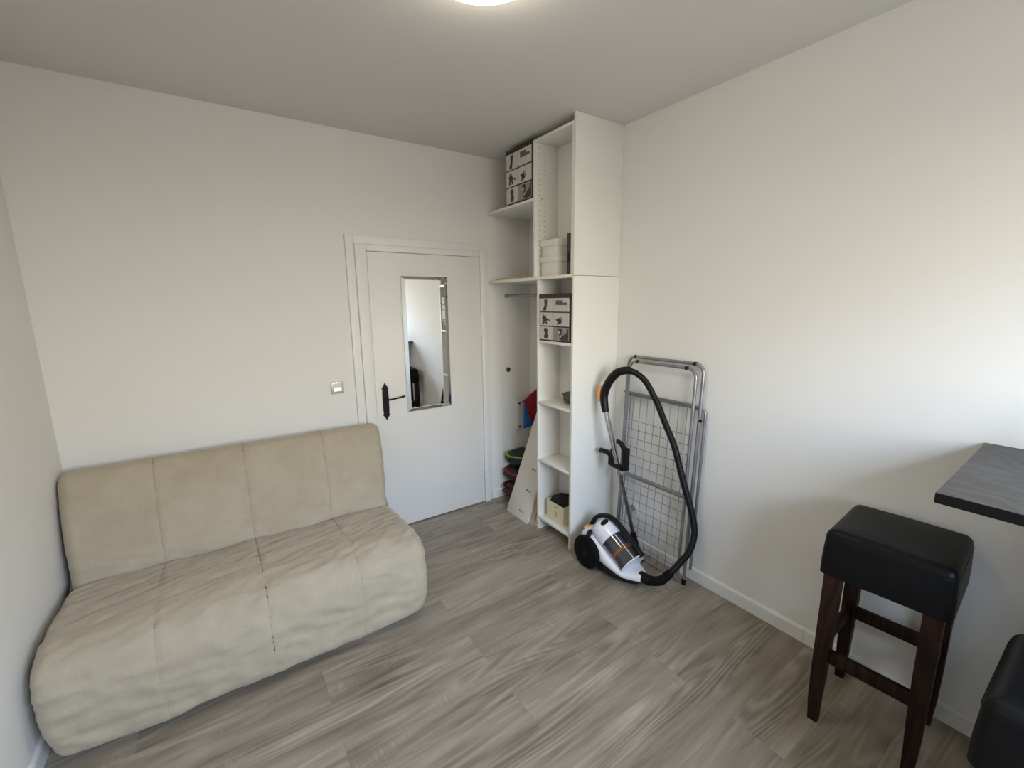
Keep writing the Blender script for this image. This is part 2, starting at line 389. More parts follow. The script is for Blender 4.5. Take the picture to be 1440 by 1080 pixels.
hw = thing('door_handle', None, None, (-1.282, -.023, .98)); hw.parent = dr; hw['label'] = 'black wrought iron lever handle'

pc = -1.282
pp = [(0, .846), (.008, .862), (.020, .880), (.026, .884), (.019, .892), (.021, .93), (.0215, 1.03), (.019, 1.07), (.026, 1.078), (.018, 1.084), (.008, 1.098), (0, 1.116)]
poly = [(pc+u, z) for u, z in pp]+[(pc-u, z) for u, z in reversed(pp[1:-1])]
dh = MB().prism(poly, -.031, -.0225, 'XZ')
o = obj('backplate', dh, IRON, hw, .5)
lv = MB(); lv.tube([(pc, -.028, 1.0), (pc, -.060, 1.0), (pc+.004, -.070, 1.0), (pc+.02, -.074, 1.0), (pc+.06, -.074, 1.004), (pc+.10, -.074, 1.009), (pc+.125, -.074, 1.012)], [.010, .008, .007, .006, .0055, .006, .0075], 12)
obj('lever', lv, IRON, hw)
kh = MB(); kh.lathe([(.007, 0), (.008, .002), (.006, .003)], (pc, -.031, .925), (0, -1, 0), 14); obj('keyhole_cover', kh, IRON, hw)

# mirror on the door, hung on it
mr = thing('door_mirror', 'tall narrow mirror with a silver edge hanging on the white door', 'mirror', (-.95, -.0225, .89))
X0, X1, Z0, Z1 = -1.125, -.776, .884, 1.846; bw = .024
obj('backing', B(X0+.004, -.030, Z0+.004, X1-.004, -.0225, Z1-.004), PGREY, mr, None)
obj('mirror_glass', B(X0+bw, -.040, Z0+bw, X1-bw, -.030, Z1-bw), MIRR, mr, None)
for nm, q in (('bevel_strip', [(X0, Z0), (X0+bw, Z0+bw), (X0+bw, Z1-bw), (X0, Z1)]), ('bevel_strip', [(X1, Z1), (X1-bw, Z1-bw), (X1-bw, Z0+bw), (X1, Z0)]),
              ('bevel_strip', [(X0, Z1), (X0+bw, Z1-bw), (X1-bw, Z1-bw), (X1, Z1)]), ('bevel_strip', [(X1, Z0), (X1-bw, Z0+bw), (X0+bw, Z0+bw), (X0, Z0)])):
    ys = [-.034, -.046, -.046, -.034]
    vs = [(a, y_, b_) for (a, b_), y_ in zip(q, ys)]+[(a, -.028, b_) for (a, b_) in q]
    obj(nm, MB().add(vs, [(0, 1, 2, 3), (4, 7, 6, 5), (0, 4, 5, 1), (1, 5, 6, 2), (2, 6, 7, 3), (3, 7, 4, 0)]), MEDGE, mr, None)

# light switch, wall plug, socket
sw = thing('light_switch', 'square silver light switch with white rocker on wall left of door', 'switch', (-1.592, 0, 1.115))
obj('switch_frame', B(-1.633, -.010, 1.075, -1.553, 0, 1.155, bev=.003), mat('satin_silver_plastic', (.55, .55, .52), .3, metal=.3, var=(20, .03)), sw)
rk = MB().prism([(-.0105, 1.090), (-.0150, 1.092), (-.0105+-.001, 1.118), (-.016, 1.144), (-.0105, 1.146)], -1.618, -1.568, 'YZ')
obj('rocker', rk, WPL, sw, None)
o = obj('wall_plug', MB().lathe([(.020, 0), (.021, .002), (.019, .006), (.012, .008), (.010, .004)], (-.222, 0, 1.105), (0, -1, 0), 28), PLUG)
props(o, 'small round dark brown plug on wall between door and shelving', 'plug')
so = thing('wall_socket', 'white round power socket on the wall behind the drying rack', 'socket', (0, -1.185, .275))
obj('socket_plate', B(-.009, -1.225, .235, 0, -1.145, .315, bev=.003), WPL, so)
obj('socket_ring', MB().lathe([(.024, 0), (.024, .004), (.021, .004), (.020, .0005)], (-.009, -1.185, .275), (-1, 0, 0), 28), PGREY, so)

# ceiling lamp
cl = thing('ceiling_lamp', 'round flush ceiling lamp with lit warm diffuser overhead', 'lamp', (*LAMP, H))
obj('lamp_base', MB().lathe([(.19, 0), (.19, .018), (.18, .02)], (*LAMP, H), (0, 0, -1), 40), TRIMW, cl)
obj('lamp_diffuser', MB().lathe([(.196, 0), (.203, .012), (.200, .03), (.180, .048), (.13, .060), (.05, .064), (.01, .065)], (*LAMP, H-.02), (0, 0, -1), 48), LAMPM, cl)

# ------------------------------------------------------------------ shelving unit
D, L_, P = .3974, .990, .018
XF = -D; XB = -.200
su = thing('shelving_unit', 'tall white open shelving unit with hanging bay in the corner', 'shelving', (-.2, -.5, 0))
obj('side_panel', B(XF, -L_, 0, -.001, -L_+P, 1.815, bev=.001), MELA, su)
obj('side_panel', B(XF, -L_, 1.818, -.001, -L_+P, H-.001, bev=.001), MELA, su)
obj('divider', B(XF, -.640, 0, XB+.01, -.640+P, 1.806, bev=.001), MELA, su)
# upper cabinet: left wall with shelf-pin holes, right wall, top
ul = obj('cabinet_wall', B(XF, -.600, 1.826, XB+.01, -.600+P, 2.665, bev=.001), MELA, su)
hm = MB()
for i in range(25):
    for xx in (XF+.037,):
        z = 1.87+i*.032
        hm.lathe([(.0026, 0), (.0026, .0006)], (xx, -.600, z), (0, -1, 0), 8)
        hm.lathe([(.0026, 0), (.0026, .0006)], (xx+.045, -.600, z), (0, -1, 0), 8)
o = obj('pin_holes', hm, HOLE, ul, None); o['kind'] = 'stuff'
obj('shelf_peg', MB().lathe([(.005, 0), (.005, .008), (.003, .010)], (XF+.060, -.600, 2.33), (0, -1, 0), 10), STEEL, ul)
obj('shelf_peg', MB().lathe([(.005, 0), (.005, .008), (.003, .010)], (XB-.0, -.80, 2.27), (-1, 0, 0), 10), STEEL, ul)
obj('cabinet_wall', B(XF+.001, -L_+P, 1.826, XB+.01, -L_+P+.016, 2.665, bev=.001), MELA, su)
obj('cabinet_top', B(XF, -L_+P, 2.665, XB+.01, -.600+P, 2.681, bev=.001), MELA, su)
obj('back_panel', B(XB, -L_+P, 0, XB+.006, -.600+P, 1.806), MELA, su)
obj('back_panel', B(XB, -L_+P, 1.826, XB+.006, -.600+P, 2.665), MELA, su)
# long shelf at 1.82 running from the side panel to the back wall
obj('shelf', B(XF-.001, -L_+P, 1.806, XB+.19, -.001, 1.826, bev=.001), MELA, su)
obj('shelf', B(XF, -.5815, 2.316, XF+.385, -.001, 2.334, bev=.001), MELA, su)
for z in (1.403, .975, .550, .104):
    obj('shelf', B(XF+.001, -L_+P+.0005, z-.018, XB, -.6405, z, bev=.001), MELA, su)
rl = MB().tube([(-.232, -.002, 1.712), (-.232, -.6215, 1.712)], .0105, 14)
o = obj('hanging_rail', rl, STEEL, su, label='grey metal hanging rail')
obj('rail_socket', MB().lathe([(.017, 0), (.017, .006), (.013, .009)], (-.232, 0, 1.712), (0, -1, 0), 20), STEEL, o)

# photo storage boxes
def photo_box(name, label, x0, x1, y0, y1, z0, z1, grp):
    """card box with six picture cells on its front (facing -x)"""
    t = thing(name, label, 'box', ((x0+x1)/2, (y0+y1)/2, z0), grp)
    obj('box_body', B(x0+.003, y0+.002, z0, x1, y1-.002, z1-.03, bev=.002), DBOX, t)
    obj('lid', B(x0, y0, z1-.032, x1+.001, y1, z1, bev=.002), DBOX, t)
    # u: 0 at left of picture (y1 side) .. 1 right (y0); v: 0 bottom .. 1 top
    Y = lambda u: y1-.006-u*(y1-y0-.022); Z = lambda v: z0+.006+v*(z1-z0-.030)
    cells = []
    for r in range(3):
        for c in range(2):
            u0, u1 = (0.0, .475) if c == 0 else (.495, 1.0)
            v0 = (2-r)/3+.012; v1 = (3-r)/3-.016
            pm = PRINTG if (r, c) == (2, 1) else PRINT
            cell = obj('picture_cell', B(x0-.0015, Y(u1), Z(v0), x0+.003, Y(u0), Z(v1)), pm, t, None)
            cells.append((cell, u0, u1, v0, v1))
    def ink(k, polys, m=INK, xx=.0022):
        cell, u0, u1, v0, v1 = cells[k]; mb = MB()
        for p in polys: mb.prism([(Y(u0+a*(u1-u0)), Z(v0+b*(v1-v0))) for a, b in p], x0-xx, x0-.0012, 'YZ')
        obj('motif', mb, m, cell, None)
    ink(0, [[(.38, .80), (.36, .90), (.60, .90), (.58, .55), (.55, .30), (.50, .06), (.28, .06), (.32, .25), (.40, .45)]])
    ink(1, [[(.16, .84), (.62, .84), (.62, .66), (.88, .66), (.88, .48), (.16, .48)]], INKM)
    ink(2, [[(.22, .10), (.28, .45), (.20, .60), (.30, .70), (.32, .92), (.38, .72), (.46, .88), (.50, .66), (.58, .55), (.72, .50), (.86, .28), (.74, .34), (.66, .44), (.56, .40), (.60, .12), (.50, .12), (.46, .35), (.36, .12)]])
    ink(3, [[(.16, .50), (.60, .72), (.42, .52), (.64, .52), (.44, .36), (.60, .40), (.50, .20), (.22, .08), (.30, .28), (.24, .38)]])
    ink(4, [[(.40, .90), (.58, .90), (.64, .72), (.60, .50), (.68, .34), (.62, .08), (.42, .08), (.34, .24), (.44, .48), (.34, .72)]])
    ink(5, [[(.30, .78), (.34, .92), (.52, .94), (.60, .78), (.54, .56), (.62, .40), (.86, .60), (.96, .92), (.99, .92), (.99, .04), (.48, .04), (.40, .20), (.44, .36), (.36, .52), (.46, .62), (.42, .76)]])
    ink(5, [[(.36, .74), (.43, .74), (.45, .60), (.38, .52)], [(.44, .28), (.54, .46), (.58, .42), (.50, .22)]], PRINT, .0028)
    return t
photo_box('storage_box', 'dark picture-printed storage box touching the ceiling on the topmost shelf', XF+.002, -.13, -.577, -.262, 2.335, 2.695, 'picture-printed storage boxes')
photo_box('storage_box', 'dark picture-printed storage box in the cubby below the hanging rail level', XF+.002, XB-.004, -.962, -.643, 1.404, 1.712, 'picture-printed storage boxes')

# two white shoeboxes and a dark binder in the upper cabinet
def lidbox(name, label, x0, x1, y0, y1, z0, z1, m, lid, grp):
    t = thing(name, label, 'box', ((x0+x1)/2, (y0+y1)/2, z0), grp)
    obj('box_body', B(x0+.007, y0+.007, z0, x1-.002, y1-.007, z1-lid+.004, bev=.0015), m, t)
    obj('lid', B(x0, y0, z1-lid, x1, y1, z1, bev=.0015), m, t); return t
lidbox('shoe_box', 'white lidded cardboard box, the lower of two in upper cabinet', -.370, XB-.002, -.800, -.622, 1.8265, 1.950, WCARD, .034, 'stacked white boxes')
lidbox('shoe_box', 'white lidded cardboard box, the upper of two in upper cabinet', -.366, XB-.002, -.795, -.624, 1.9505, 2.058, WCARD, .040, 'stacked white boxes')
t = thing('binder', 'dark narrow binder upright beside white boxes in upper cabinet', 'binder', (-.29, -.88, 1.8265))
obj('cover', B(-.372, -.935, 1.8265, XB-.006, -.893, 2.075, bev=.003), DGREY, t)
obj('spine_label_holder', B(-.3735, -.925, 1.90, -.3725, -.905, 1.96), BLK, t, None)
# thin slat lying on the long shelf
o = obj('wooden_slat', B(-.395, -.40, 1.8265, -.360, -.10, 1.838, bev=.002), KRAFT)
props(o, 'thin brown slat lying on the shelf above the hanging rail', 'slat')
# grey folded cloth in the third cubby
def lumpy(x0, x1, y0, y1, z0, z1, amp, seed, n=14, p=3.5):
    bm = bmesh.new(); bmesh.ops.create_icosphere(bm, subdivisions=4, radius=1)
    for v in bm.verts:
        c = v.co.copy(); k = (abs(c.x)**p+abs(c.y)**p+abs(c.z)**p)**(-1/p); c *= k
        d = noise.noise(c*2.2+Vector((seed, seed*.7, 0)))*amp+noise.noise(c*6+Vector((seed, 0, 3)))*amp*.4
        q = Vector(((x0+x1)/2+c.x*(x1-x0)/2, (y0+y1)/2+c.y*(y1-y0)/2, (z0+z1)/2+c.z*(z1-z0)/2))+c.normalized()*d
        q.z = max(q.z, z0); v.co = q
    return MB().bm(bm)
o = obj('folded_cloth', lumpy(-.30, -.215, -.93, -.775, .976, 1.050, .014, 3, p=5), GCLOTH, None, 4)
props(o, 'small grey folded cloth on shelf of middle cubby', 'cloth')
# cream box with black cloth on the bottom shelf
t = thing('open_box', 'small open cream cardboard box on bottom shelf', 'box', (-.28, -.78, .104))
m = MB(); bx0, bx1, by0, by1, bz0, bz1 = -.355, XB-.004, -.868, -.684, .1045, .245
m.box(bx0, by0, bz0, bx0+.003, by1, bz1); m.box(bx1-.003, by0, bz0, bx1, by1, bz1); m.box(bx0+.003, by0, bz0, bx1-.003, by0+.003, bz1); m.box(bx0+.003, by1-.003, bz0, bx1-.003, by1, bz1); m.box(bx0+.003, by0+.003, bz0, bx1-.003, by1-.003, bz0+.003)
obj('box_body', m, CREAM, t, None)
obj('printed_mark', B(bx0-.0008, -.80, .145, bx0+.001, -.775, .185), mat('pale_tan_print', (.55, .45, .28), .6, var=(60, .1)), t, None)
obj('finger_slot', B(bx0-.0008, -.805, .215, bx0+.001, -.770, .224), mat('slot_shade', (.40, .33, .2), .6, var=(60, .1)), t, None)
o = obj('crumpled_cloth', lumpy(-.343, -.212, -.858, -.694, .118, .285, .016, 9), BCLOTH, None, 4)
props(o, 'crumpled black cloth heaped in the cream box', 'cloth')

# ------------------------------------------------------------------ hanging bay: leaning boards, bags, red and blue bag
def lean(b0, b1, y0, y1, hmax, th, m, name, label, xb, slope, holes=False):
    """board leaning on the right wall: foot at x=xb, rises with slope dx/dz"""
    ln = math.hypot(slope*hmax, hmax); ang = math.atan(slope)
    mt = Matrix.Translation((xb, 0, 0)) @ Matrix.Rotation(ang, 4, 'Y')
    t = thing(name, label, 'board', (xb, (y0+y1)/2, 0), 'boards leaning in the hanging bay')
    obj('panel', B(0, y0, 0, th, y1, ln, bev=.001, mtx=mt), m, t)
    if holes:
        for k in range(5):
            zc = .058+k*.168; hb = MB()
            for j in range(4):
                if j == 0 and k % 2: pass
                c = mt @ Vector((-.0001, -.452+j*.0150, zc+.001*j)); ax = (mt.to_3x3() @ Vector((-1, 0, 0)))
                hb.lathe([(.0060 if j != 1 else .0045, 0), (.0060 if j != 1 else .0045, .0006)], c, ax, 10)
            o = obj('dowel_holes', hb, HOLE, t, None)
    return t
lean(0, 0, -.530, -.252, 1.00, .018, mat('pale_board', (.74, .68, .60), .5, var=(5, .02)), 'leaning_board', 'pale board with dowel holes leaning in hanging bay, frontmost', -.425, .40, True)
lean(0, 0, -.575, -.40, .60, .010, KRAFT, 'leaning_board', 'brown cardboard strip leaning behind the pale board', -.402, .40)
lean(0, 0, -.615, -.44, .52, .018, MELA, 'leaning_board', 'short white board leaning beside the shelf divider', -.385, .40)

def bag(name, label, x0, x1, y0, y1, z0, z1, m, seed, strapm, grp):
    t = thing(name, label, 'bag', ((x0+x1)/2, (y0+y1)/2, z0), grp)
    obj('bag_body', lumpy(x0, x1, y0, y1, z0, z1, .014, seed, p=3), m, t, 4)
    def band(t0, r, mm, nm):
        pts = []
        for k in range(40):
            a = 2*PI*k/40; c = Vector((math.cos(a), math.sin(a), t0)); q = (abs(c.x)**3+abs(c.y)**3+abs(c.z)**3)**(-1/3); c = c*q
            pts.append(((x0+x1)/2+c.x*((x1-x0)/2+.016), (y0+y1)/2+c.y*((y1-y0)/2+.016), (z0+z1)/2+c.z*(z1-z0)/2+.004*math.sin(5*a+seed)))
        obj(nm, MB().tube(pts, r, 8, closed=True, flat=.5), mm, t)
    band(.55, .013, strapm, 'strap'); band(-.1, .006, BAGB, 'zip')
bag('bag', 'dark red and black bag on floor, lowest of corner pile', -.318, -.06, -.24, -.02, 0, .158, BAGDR, 1, BAGB, 'bags piled in the corner')
bag('bag', 'black and red bag in the middle of corner pile', -.312, -.05, -.235, -.02, .168, .286, BAGB, 5, BAGR, 'bags piled in the corner')
bag('bag', 'black bag with bright green trim topping the corner pile', -.288, -.05, -.225, -.02, .297, .425, BAGB, 8, BAGG, 'bags piled in the corner')
# bright green band on top bag
# white hook rail with the red and blue bag
hr = thing('hook_rail', 'short white upright hook rail on back wall above the bags', 'rail', (-.128, 0, .58))
obj('backboard', B(-.152, -.012, .575, -.104, -.001, .835, bev=.002), MELA, hr)
for z in (.60, .808):
    obj('hook', MB().tube(spline([(-.128, -.010, z), (-.128, -.030, z-.006), (-.128, -.036, z+.010)], 4), .005, 8), IRON, hr)
rb = thing('nylon_bag', 'red and blue nylon bag hanging by the hook rail', 'bag', (-.1, -.09, .625))
def sheetbag(poly, y0, y1, m, nm, seed):
    mb = MB(); n = len(poly); cx = sum(p[0] for p in poly)/n; cz = sum(p[1] for p in poly)/n; rings = []
    for (yy, s) in ((y0, .90), (y0+(y1-y0)*.15, 1.0), (y0+(y1-y0)*.85, 1.0), (y1, .90)):
        rings.append([Vector((cx+(a-cx)*s, yy+.006*math.sin(a*60+seed), cz+(b-cz)*s)) for a, b in poly])
    mb.loft(rings); return obj(nm, mb, m, rb, .9)
sheetbag([(-.176, .850), (-.10, .905), (-.012, .950), (-.010, .945), (-.010, .70), (-.05, .655), (-.085, .66), (-.15, .78)], -.160, -.138, BAGR, 'red_side', 0)
sheetbag([(-.178, .845), (-.168, .825), (-.140, .745), (-.085, .655), (-.088, .640), (-.13, .625), (-.184, .625)], -.166, -.142, BAGBL, 'blue_side', 2)
obj('hanging_loop', MB().tube(spline([(-.128, -.038, .810), (-.120, -.075, .835), (-.11, -.125, .865), (-.10, -.148, .885)], 5), .004, 8), BAGBL, rb)

# ------------------------------------------------------------------ sofa bed
SX0, SX1 = -2.915, -1.425
sf = thing('sofa_bed', 'beige quilted fabric sofa bed against the back wall', 'sofa', ((SX0+SX1)/2, -.5, 0))
def resample(P, n):
    P = [Vector((0, a, b)) for a, b in P]; Q = spline(P+[P[0]], 12)[:-1]
    Ls = [0]
    for i in range(len(Q)): Ls.append(Ls[-1]+(Q[(i+1) % len(Q)]-Q[i]).length)
    out = []
    for k in range(n):
        s = Ls[-1]*k/n
        for i in range(len(Q)):
            if Ls[i+1] >= s:
                t = (s-Ls[i])/max(1e-9, Ls[i+1]-Ls[i]); out.append(Q[i].lerp(Q[(i+1) % len(Q)], t)); break
    return out
SEAMS = [-2.560, -2.170, -1.772]
def cushion(sec, n, disp, endr=.055, taper=None, nx=190):
    P = resample(sec, n); nrm = []
    for i in range(n):
        t = (P[(i+1) % n]-P[i-1]).normalized(); nrm.append(Vector((0, t.z, -t.y)))
    ar = sum(P[i].y*P[(i+1) % n].z-P[(i+1) % n].y*P[i].z for i in range(n))
    if ar < 0: nrm = [-v for v in nrm]
    rings = []; xs = [SX0+(SX1-SX0)*i/nx for i in range(nx+1)]
    ext = [0, .004, .010, .018, .028, .040]
    xs = sorted(set([SX0+e for e in ext]+[SX1-e for e in ext]+[x for x in xs if SX0+.045 < x < SX1-.045]))
    for x in xs:
        e = min(x-SX0, SX1-x); ins = 0
        if e < endr: ins = endr-math.sqrt(max(0, endr*endr-(endr-e)**2))
        ring = []
        for i in range(n):
            p = P[i]; d = disp(x, p.y, p.z, e, nrm[i]); q = Vector((x, p.y, p.z))+nrm[i]*(d-ins)
            if taper: q = taper(q)
            q.z = max(q.z, .02)
            ring.append(q)
        rings.append(ring)
    return MB().loft(rings), P, nrm
def seamd(x, w=.011, dep=.0045):
    return -sum(dep*math.exp(-((x-s)/w)**2) for s in SEAMS)+sum(.004*math.exp(-((x-s)/.05)**2) for s in SEAMS)
def disp_seat(x, y, z, e, nr):
    d = seamd(x)*(.9 if nr.z > .2 or nr.y < -.3 else .3)
    v = Vector((x*3.2+y*4.5, y*9-x*2.0, z*6)); topf = max(0, nr.z)
    d += topf*.012*noise.noise(v)+topf*.009*(1-abs(noise.noise(Vector((x*4+y*6, y*20-x*7, 1.7)))*2))+topf*.004*(1-abs(noise.noise(Vector((x*9+y*15, y*38-x*14, 5.7)))*2))
    frf = max(0, -nr.y)
    d += frf*(.010*noise.noise(Vector((x*3, 4.0, z*6)))+.006*noise.noise(Vector((x*11+z*9, 2, z*14-x*4)))+.006*(1-abs(noise.noise(Vector((x*5+z*14, 3, z*11-x*3)))*2.4)))
    d += .007*(1-abs(noise.noise(Vector((x*6, y*5, z*7)))*2))*.5
    g = math.exp(-e/.10)                              # gathers near both ends
    d += g*.007*noise.noise(Vector((x*9, y*6, z*34+2*noise.noise(Vector((x*8, y*8, z*6))))))*(1 if z < .36 else .5)*1.6
    d += .014*math.exp(-((y+.93)/.10)**2)*topf*noise.noise(Vector((x*2.5, 0, 0)))
    return d
def seat_taper(q):
    # hem drawn in towards the floor at both ends, and wavering between
    k = max(0, (.30-q.z)/.30)
    if q.y < -.55:
        cx = (SX0+SX1)/2; s = 1-(.062 if q.x < cx else .040)*k*k
        q.x = cx+(q.x-cx)*s
        e = min(q.x-SX0, SX1-q.x)
        q.z += k*k*(.030*math.exp(-max(0, e-.03)/.09)+.010*noise.noise(Vector((q.x*4, 7, 0))))
        q.y += k*k*.020*math.exp(-max(0, e)/.08)
    return q
seat_sec = [(-1.000, .038), (-1.026, .050), (-1.030, .10), (-1.026, .20), (-1.012, .30), (-.985, .368), (-.930, .412), (-.84, .430), (-.70, .427), (-.55, .412), (-.44, .398), (-.395, .378), (-.38, .33), (-.39, .20), (-.42, .09), (-.47, .05), (-.7, .040), (-.9, .040)]
sm, SP, SN = cushion(seat_sec, 150, disp_seat, .05, seat_taper)
obj('seat_cushion', sm, FAB, sf, 4)
def disp_back(x, y, z, e, nr):
    ff = max(0, -nr.y)
    d = seamd(x, .010, .004)*(1 if nr.y < .2 else 0)
    d += ff*(.013*noise.noise(Vector((x*2.6, 3, z*5)))+.0035*(1-abs(noise.noise(Vector((x*5+z*3, 9, z*16-x*2)))*2)))
    low = math.exp(-max(0, z-.42)/.10)
    d += low*.006*(1-abs(noise.noise(Vector((x*3, 5, z*30+x*3)))*2))
    d += math.exp(-e/.05)*.010*noise.noise(Vector((x*9, y*6, z*30)))
    return d
back_sec = [(-.400, .345), (-.385, .420), (-.350, .52), (-.300, .64), (-.245, .75), (-.205, .82), (-.165, .862), (-.115, .872), (-.070, .850), (-.055, .79), (-.075, .68), (-.12, .55), (-.17, .43), (-.22, .35), (-.30, .32)]
def back_taper(q):
    cx = (SX0+SX1)/2; k = max(0, min(1, (q.z-.45)/.4)); q.x = cx+(q.x-cx)*(1+(.030 if q.x < cx else .062)*k**.7)
    q.z -= .004*((q.x-cx)/.75)*k*(1 if q.x > cx else .0)
    return q
bm_, BP, BN = cushion(back_sec, 130, disp_back, .05, back_taper)
obj('backrest', bm_, FAB, sf, 4)
def seam_path(Pts, Nn, x, cond, disp, taper):
    out = []
    for p, n_ in zip(Pts, Nn):
        if cond(p, n_):
            q = Vector((x, p.y, p.z))+n_*(disp(x, p.y, p.z, .5, n_)+.0022); out.append(taper(q))
    return out
for x in SEAMS:
    pts = seam_path(SP, SN, x, lambda p, n_: (p.y < -.40 and n_.z > .25) or (n_.y < -.3 and p.y < -.8 and p.z > .06), disp_seat, seat_taper)
    pts.sort(key=lambda q: -math.atan2(q.z-.2, q.y+.7)); pts = [p for p in pts]
    pts.sort(key=lambda q: (q.z if q.y < -.93 else 1+q.y))
    obj('seam', MB().tube(pts, .0026, 6), FABS, sf)
    pts = seam_path(BP, BN, x, lambda p, n_: (n_.y < -.35 and p.z > .40) or (p.z > .84 and n_.z > .2), disp_back, back_taper)
    pts.sort(key=lambda q: (q.z if q.y < -.16 else 1+q.y))
    obj('seam', MB().tube(pts, .0024, 6), FABS, sf)
# hem piping along the lower front edge
hp = []
for i in range(120):
    x = SX0+.05+(SX1-SX0-.10)*i/119; q = seat_taper(Vector((x, -1.006, .070))); n_ = Vector((0, -.95, -.3)).normalized()
    d = disp_seat(x, -1.006, .07, min(x-SX0, SX1-x), n_); hp.append(q+n_*(d*.9))
obj('hem_piping', MB().tube(hp, .0032, 6), FABS, sf)
# hidden frame feet
for x in (SX0+.12, SX1-.12):
    for y in (-.88, -.48):
        obj('foot', B(x-.02, y-.02, 0, x+.02, y+.02, .06, bev=.003), BLK, sf)

# ------------------------------------------------------------------ vacuum cleaner
VX, VY = -.312, -1.192
vc = thing('vacuum_cleaner', 'white and black bagless canister vacuum cleaner on the floor', 'vacuum cleaner', (VX, VY-.12, 0))
def V(a, b, z): return Vector((VX+a, VY-b, z))      # a across, b forward towards the hose
def shell(secs, n=36, ex=2.6):
    P = []
    S_ = [Vector(s) for s in [(s[0], s[1], s[2]) for s in secs]]; S4 = [s[3] for s in secs]
    for i in range(len(secs)-1):
        for k in range(5):
            t = k/5; t2 = t
            q = [secs[i][j]*(1-t2)+secs[i+1][j]*t2 for j in range(4)]; P.append(q)
    P.append(list(secs[-1])); rings = []
    for b, w_, zb, zt in P:
        ring = []
        for k in range(n):
            a = 2*PI*k/n; c, s = math.cos(a), math.sin(a)
            ring.append(V(w_*math.copysign(abs(c)**(2/ex), c), b, (zb+zt)/2+(zt-zb)/2*math.copysign(abs(s)**(2/ex), s)))
        rings.append(ring)
    return MB().loft(rings)
obj('body_shell', shell([(-.125, .03, .11, .17), (-.110, .075, .08, .195), (-.075, .105, .062, .225), (-.03, .112, .055, .232), (.03, .112, .05, .205), (.09, .110, .046, .165), (.15, .106, .042, .130), (.21, .100, .038, .100), (.26, .088, .034, .082), (.305, .062, .034, .086), (.335, .042, .036, .090), (.346, .034, .040, .088)]), WPL, vc, 4)
obj('chassis', shell([(-.06, .08, .020, .08), (.05, .118, .018, .075), (.13, .116, .018, .070), (.20, .106, .018, .064), (.27, .088, .018, .06), (.32, .055, .020, .058), (.335, .03, .03, .05)]), BLK, vc, 4)
for sgn in (-1, 1):
    c = V(sgn*.116, 0, .106)
    wheel = MB().lathe([(.104, 0), (.106, .006), (.1055, .020), (.099, .028), (.060, .034), (.02, .036), (.008, .036)], c, (sgn, 0, 0), 44)
    o = obj('wheel', wheel, RUB, vc, .6)
    obj('hub_cap', MB().lathe([(.022, 0), (.020, .003), (.004, .004)], c+Vector((sgn*.035, 0, 0)), (sgn, 0, 0), 20), BLK, o)
obj('front_caster', MB().lathe([(.017, -.008), (.019, 0), (.017, .008)], V(0, .26, .019), (1, 0, 0), 20), RUB, vc)
# bin: axis slopes down to the front
ax0 = V(0, .007, .237); ax1 = V(0, .258, .102); ad = (ax1-ax0).normalized()
capL = .10; br_ = .084
obj('bin_cap', MB().lathe([(.03, -.034), (.058, -.026), (.076, -.010), (br_, .012), (br_+.001, .05), (br_, capL)], ax0, ad, 40), WPL, vc)
c0 = ax0+ad*capL; bl_ = (ax1-c0).length
obj('dust_bin', MB().lathe([(br_-.003, .0005), (br_-.003, bl_)], c0, ad, 40), SMOKE, vc)
obj('cyclone_core', MB().lathe([(.060, .001), (.062, .02), (.062, bl_*.42)], c0, ad, 32), mat('grey_filter', (.17, .17, .20), .5, var=(20, .2)), vc)
obj('orange_filter_ring', MB().lathe([(.062, bl_*.42), (.066, bl_*.44), (.066, bl_*.52), (.062, bl_*.54)], c0, ad, 32), ORG, vc)
obj('dust_cup', MB().lathe([(.062, bl_*.54), (.066, bl_*.66), (.074, bl_*.98)], c0, ad, 32), mat('grey_dust_cup', (.15, .15, .17), .5, var=(20, .2)), vc)
obj('bin_rim', MB().lathe([(br_, -.006), (br_+.005, -.004), (br_+.005, .002), (.05, .003)], ax1, ad, 40), WPL, vc)
# bright rib along the bin, black carrying handle over the top
upv = Vector((1, 0, 0)).cross(ad).normalized()
if upv.z < 0: upv = -upv
rib = [c0+ad*t*bl_+(upv*math.cos(-.35)+Vector((1, 0, 0))*math.sin(-.35))*(br_-.001) for t in (0, .25, .5, .75, 1)]
obj('bin_rib', MB().tube(rib, .0022, 6), WPL, vc)
hpts = [V(.0, -.085, .195), V(.0, -.078, .235), V(.004, -.045, .285), V(.010, .005, .315), V(.016, .06, .322), V(.022, .12, .300), V(.026, .18, .262), V(.028, .24, .222), V(.028, .285, .190), V(.028, .298, .168)]
obj('carry_handle', MB().tube(spline(hpts, 6), .0145, 14, flat=1.35), BLK, vc, .9)
def oval(c, nrm_, r1, r2, h, m, nm, par, tilt=0):
    q = Vector((0, 0, 1)).rotation_difference(Vector(nrm_).normalized()); mb = MB(); n = 24; rings = []
    for s, hh in ((1, 0), (1, h*.6), (.85, h)):
        rings.append([Vector(c)+q @ Vector((r1*s*math.cos(2*PI*k/n+tilt), r2*s*math.sin(2*PI*k/n+tilt), hh)) for k in range(n)])
    mb.loft(rings); return obj(nm, mb, m, par, .7)
oval(V(-.092, -.015, .208), (-.80, .15, .60), .031, .020, .009, BLK, 'pedal_button', vc)
oval(V(-.050, -.080, .214), (-.3, .45, .85), .024, .017, .010, ORG, 'release_button', vc)
capc = ax0+ad*.01+(upv*math.cos(.35)-Vector((1, 0, 0))*math.sin(.35))*(br_-.010)
oval(capc, upv*.9-Vector((1, 0, 0))*.35-ad*.25, .030, .018, .010, BLK, 'cap_button', vc)
obj('hose_port', MB().lathe([(.030, -.02), (.031, .0), (.029, .03), (.027, .05)], V(0, .342, .066), (0, -1, .05), 28), BLK, vc)
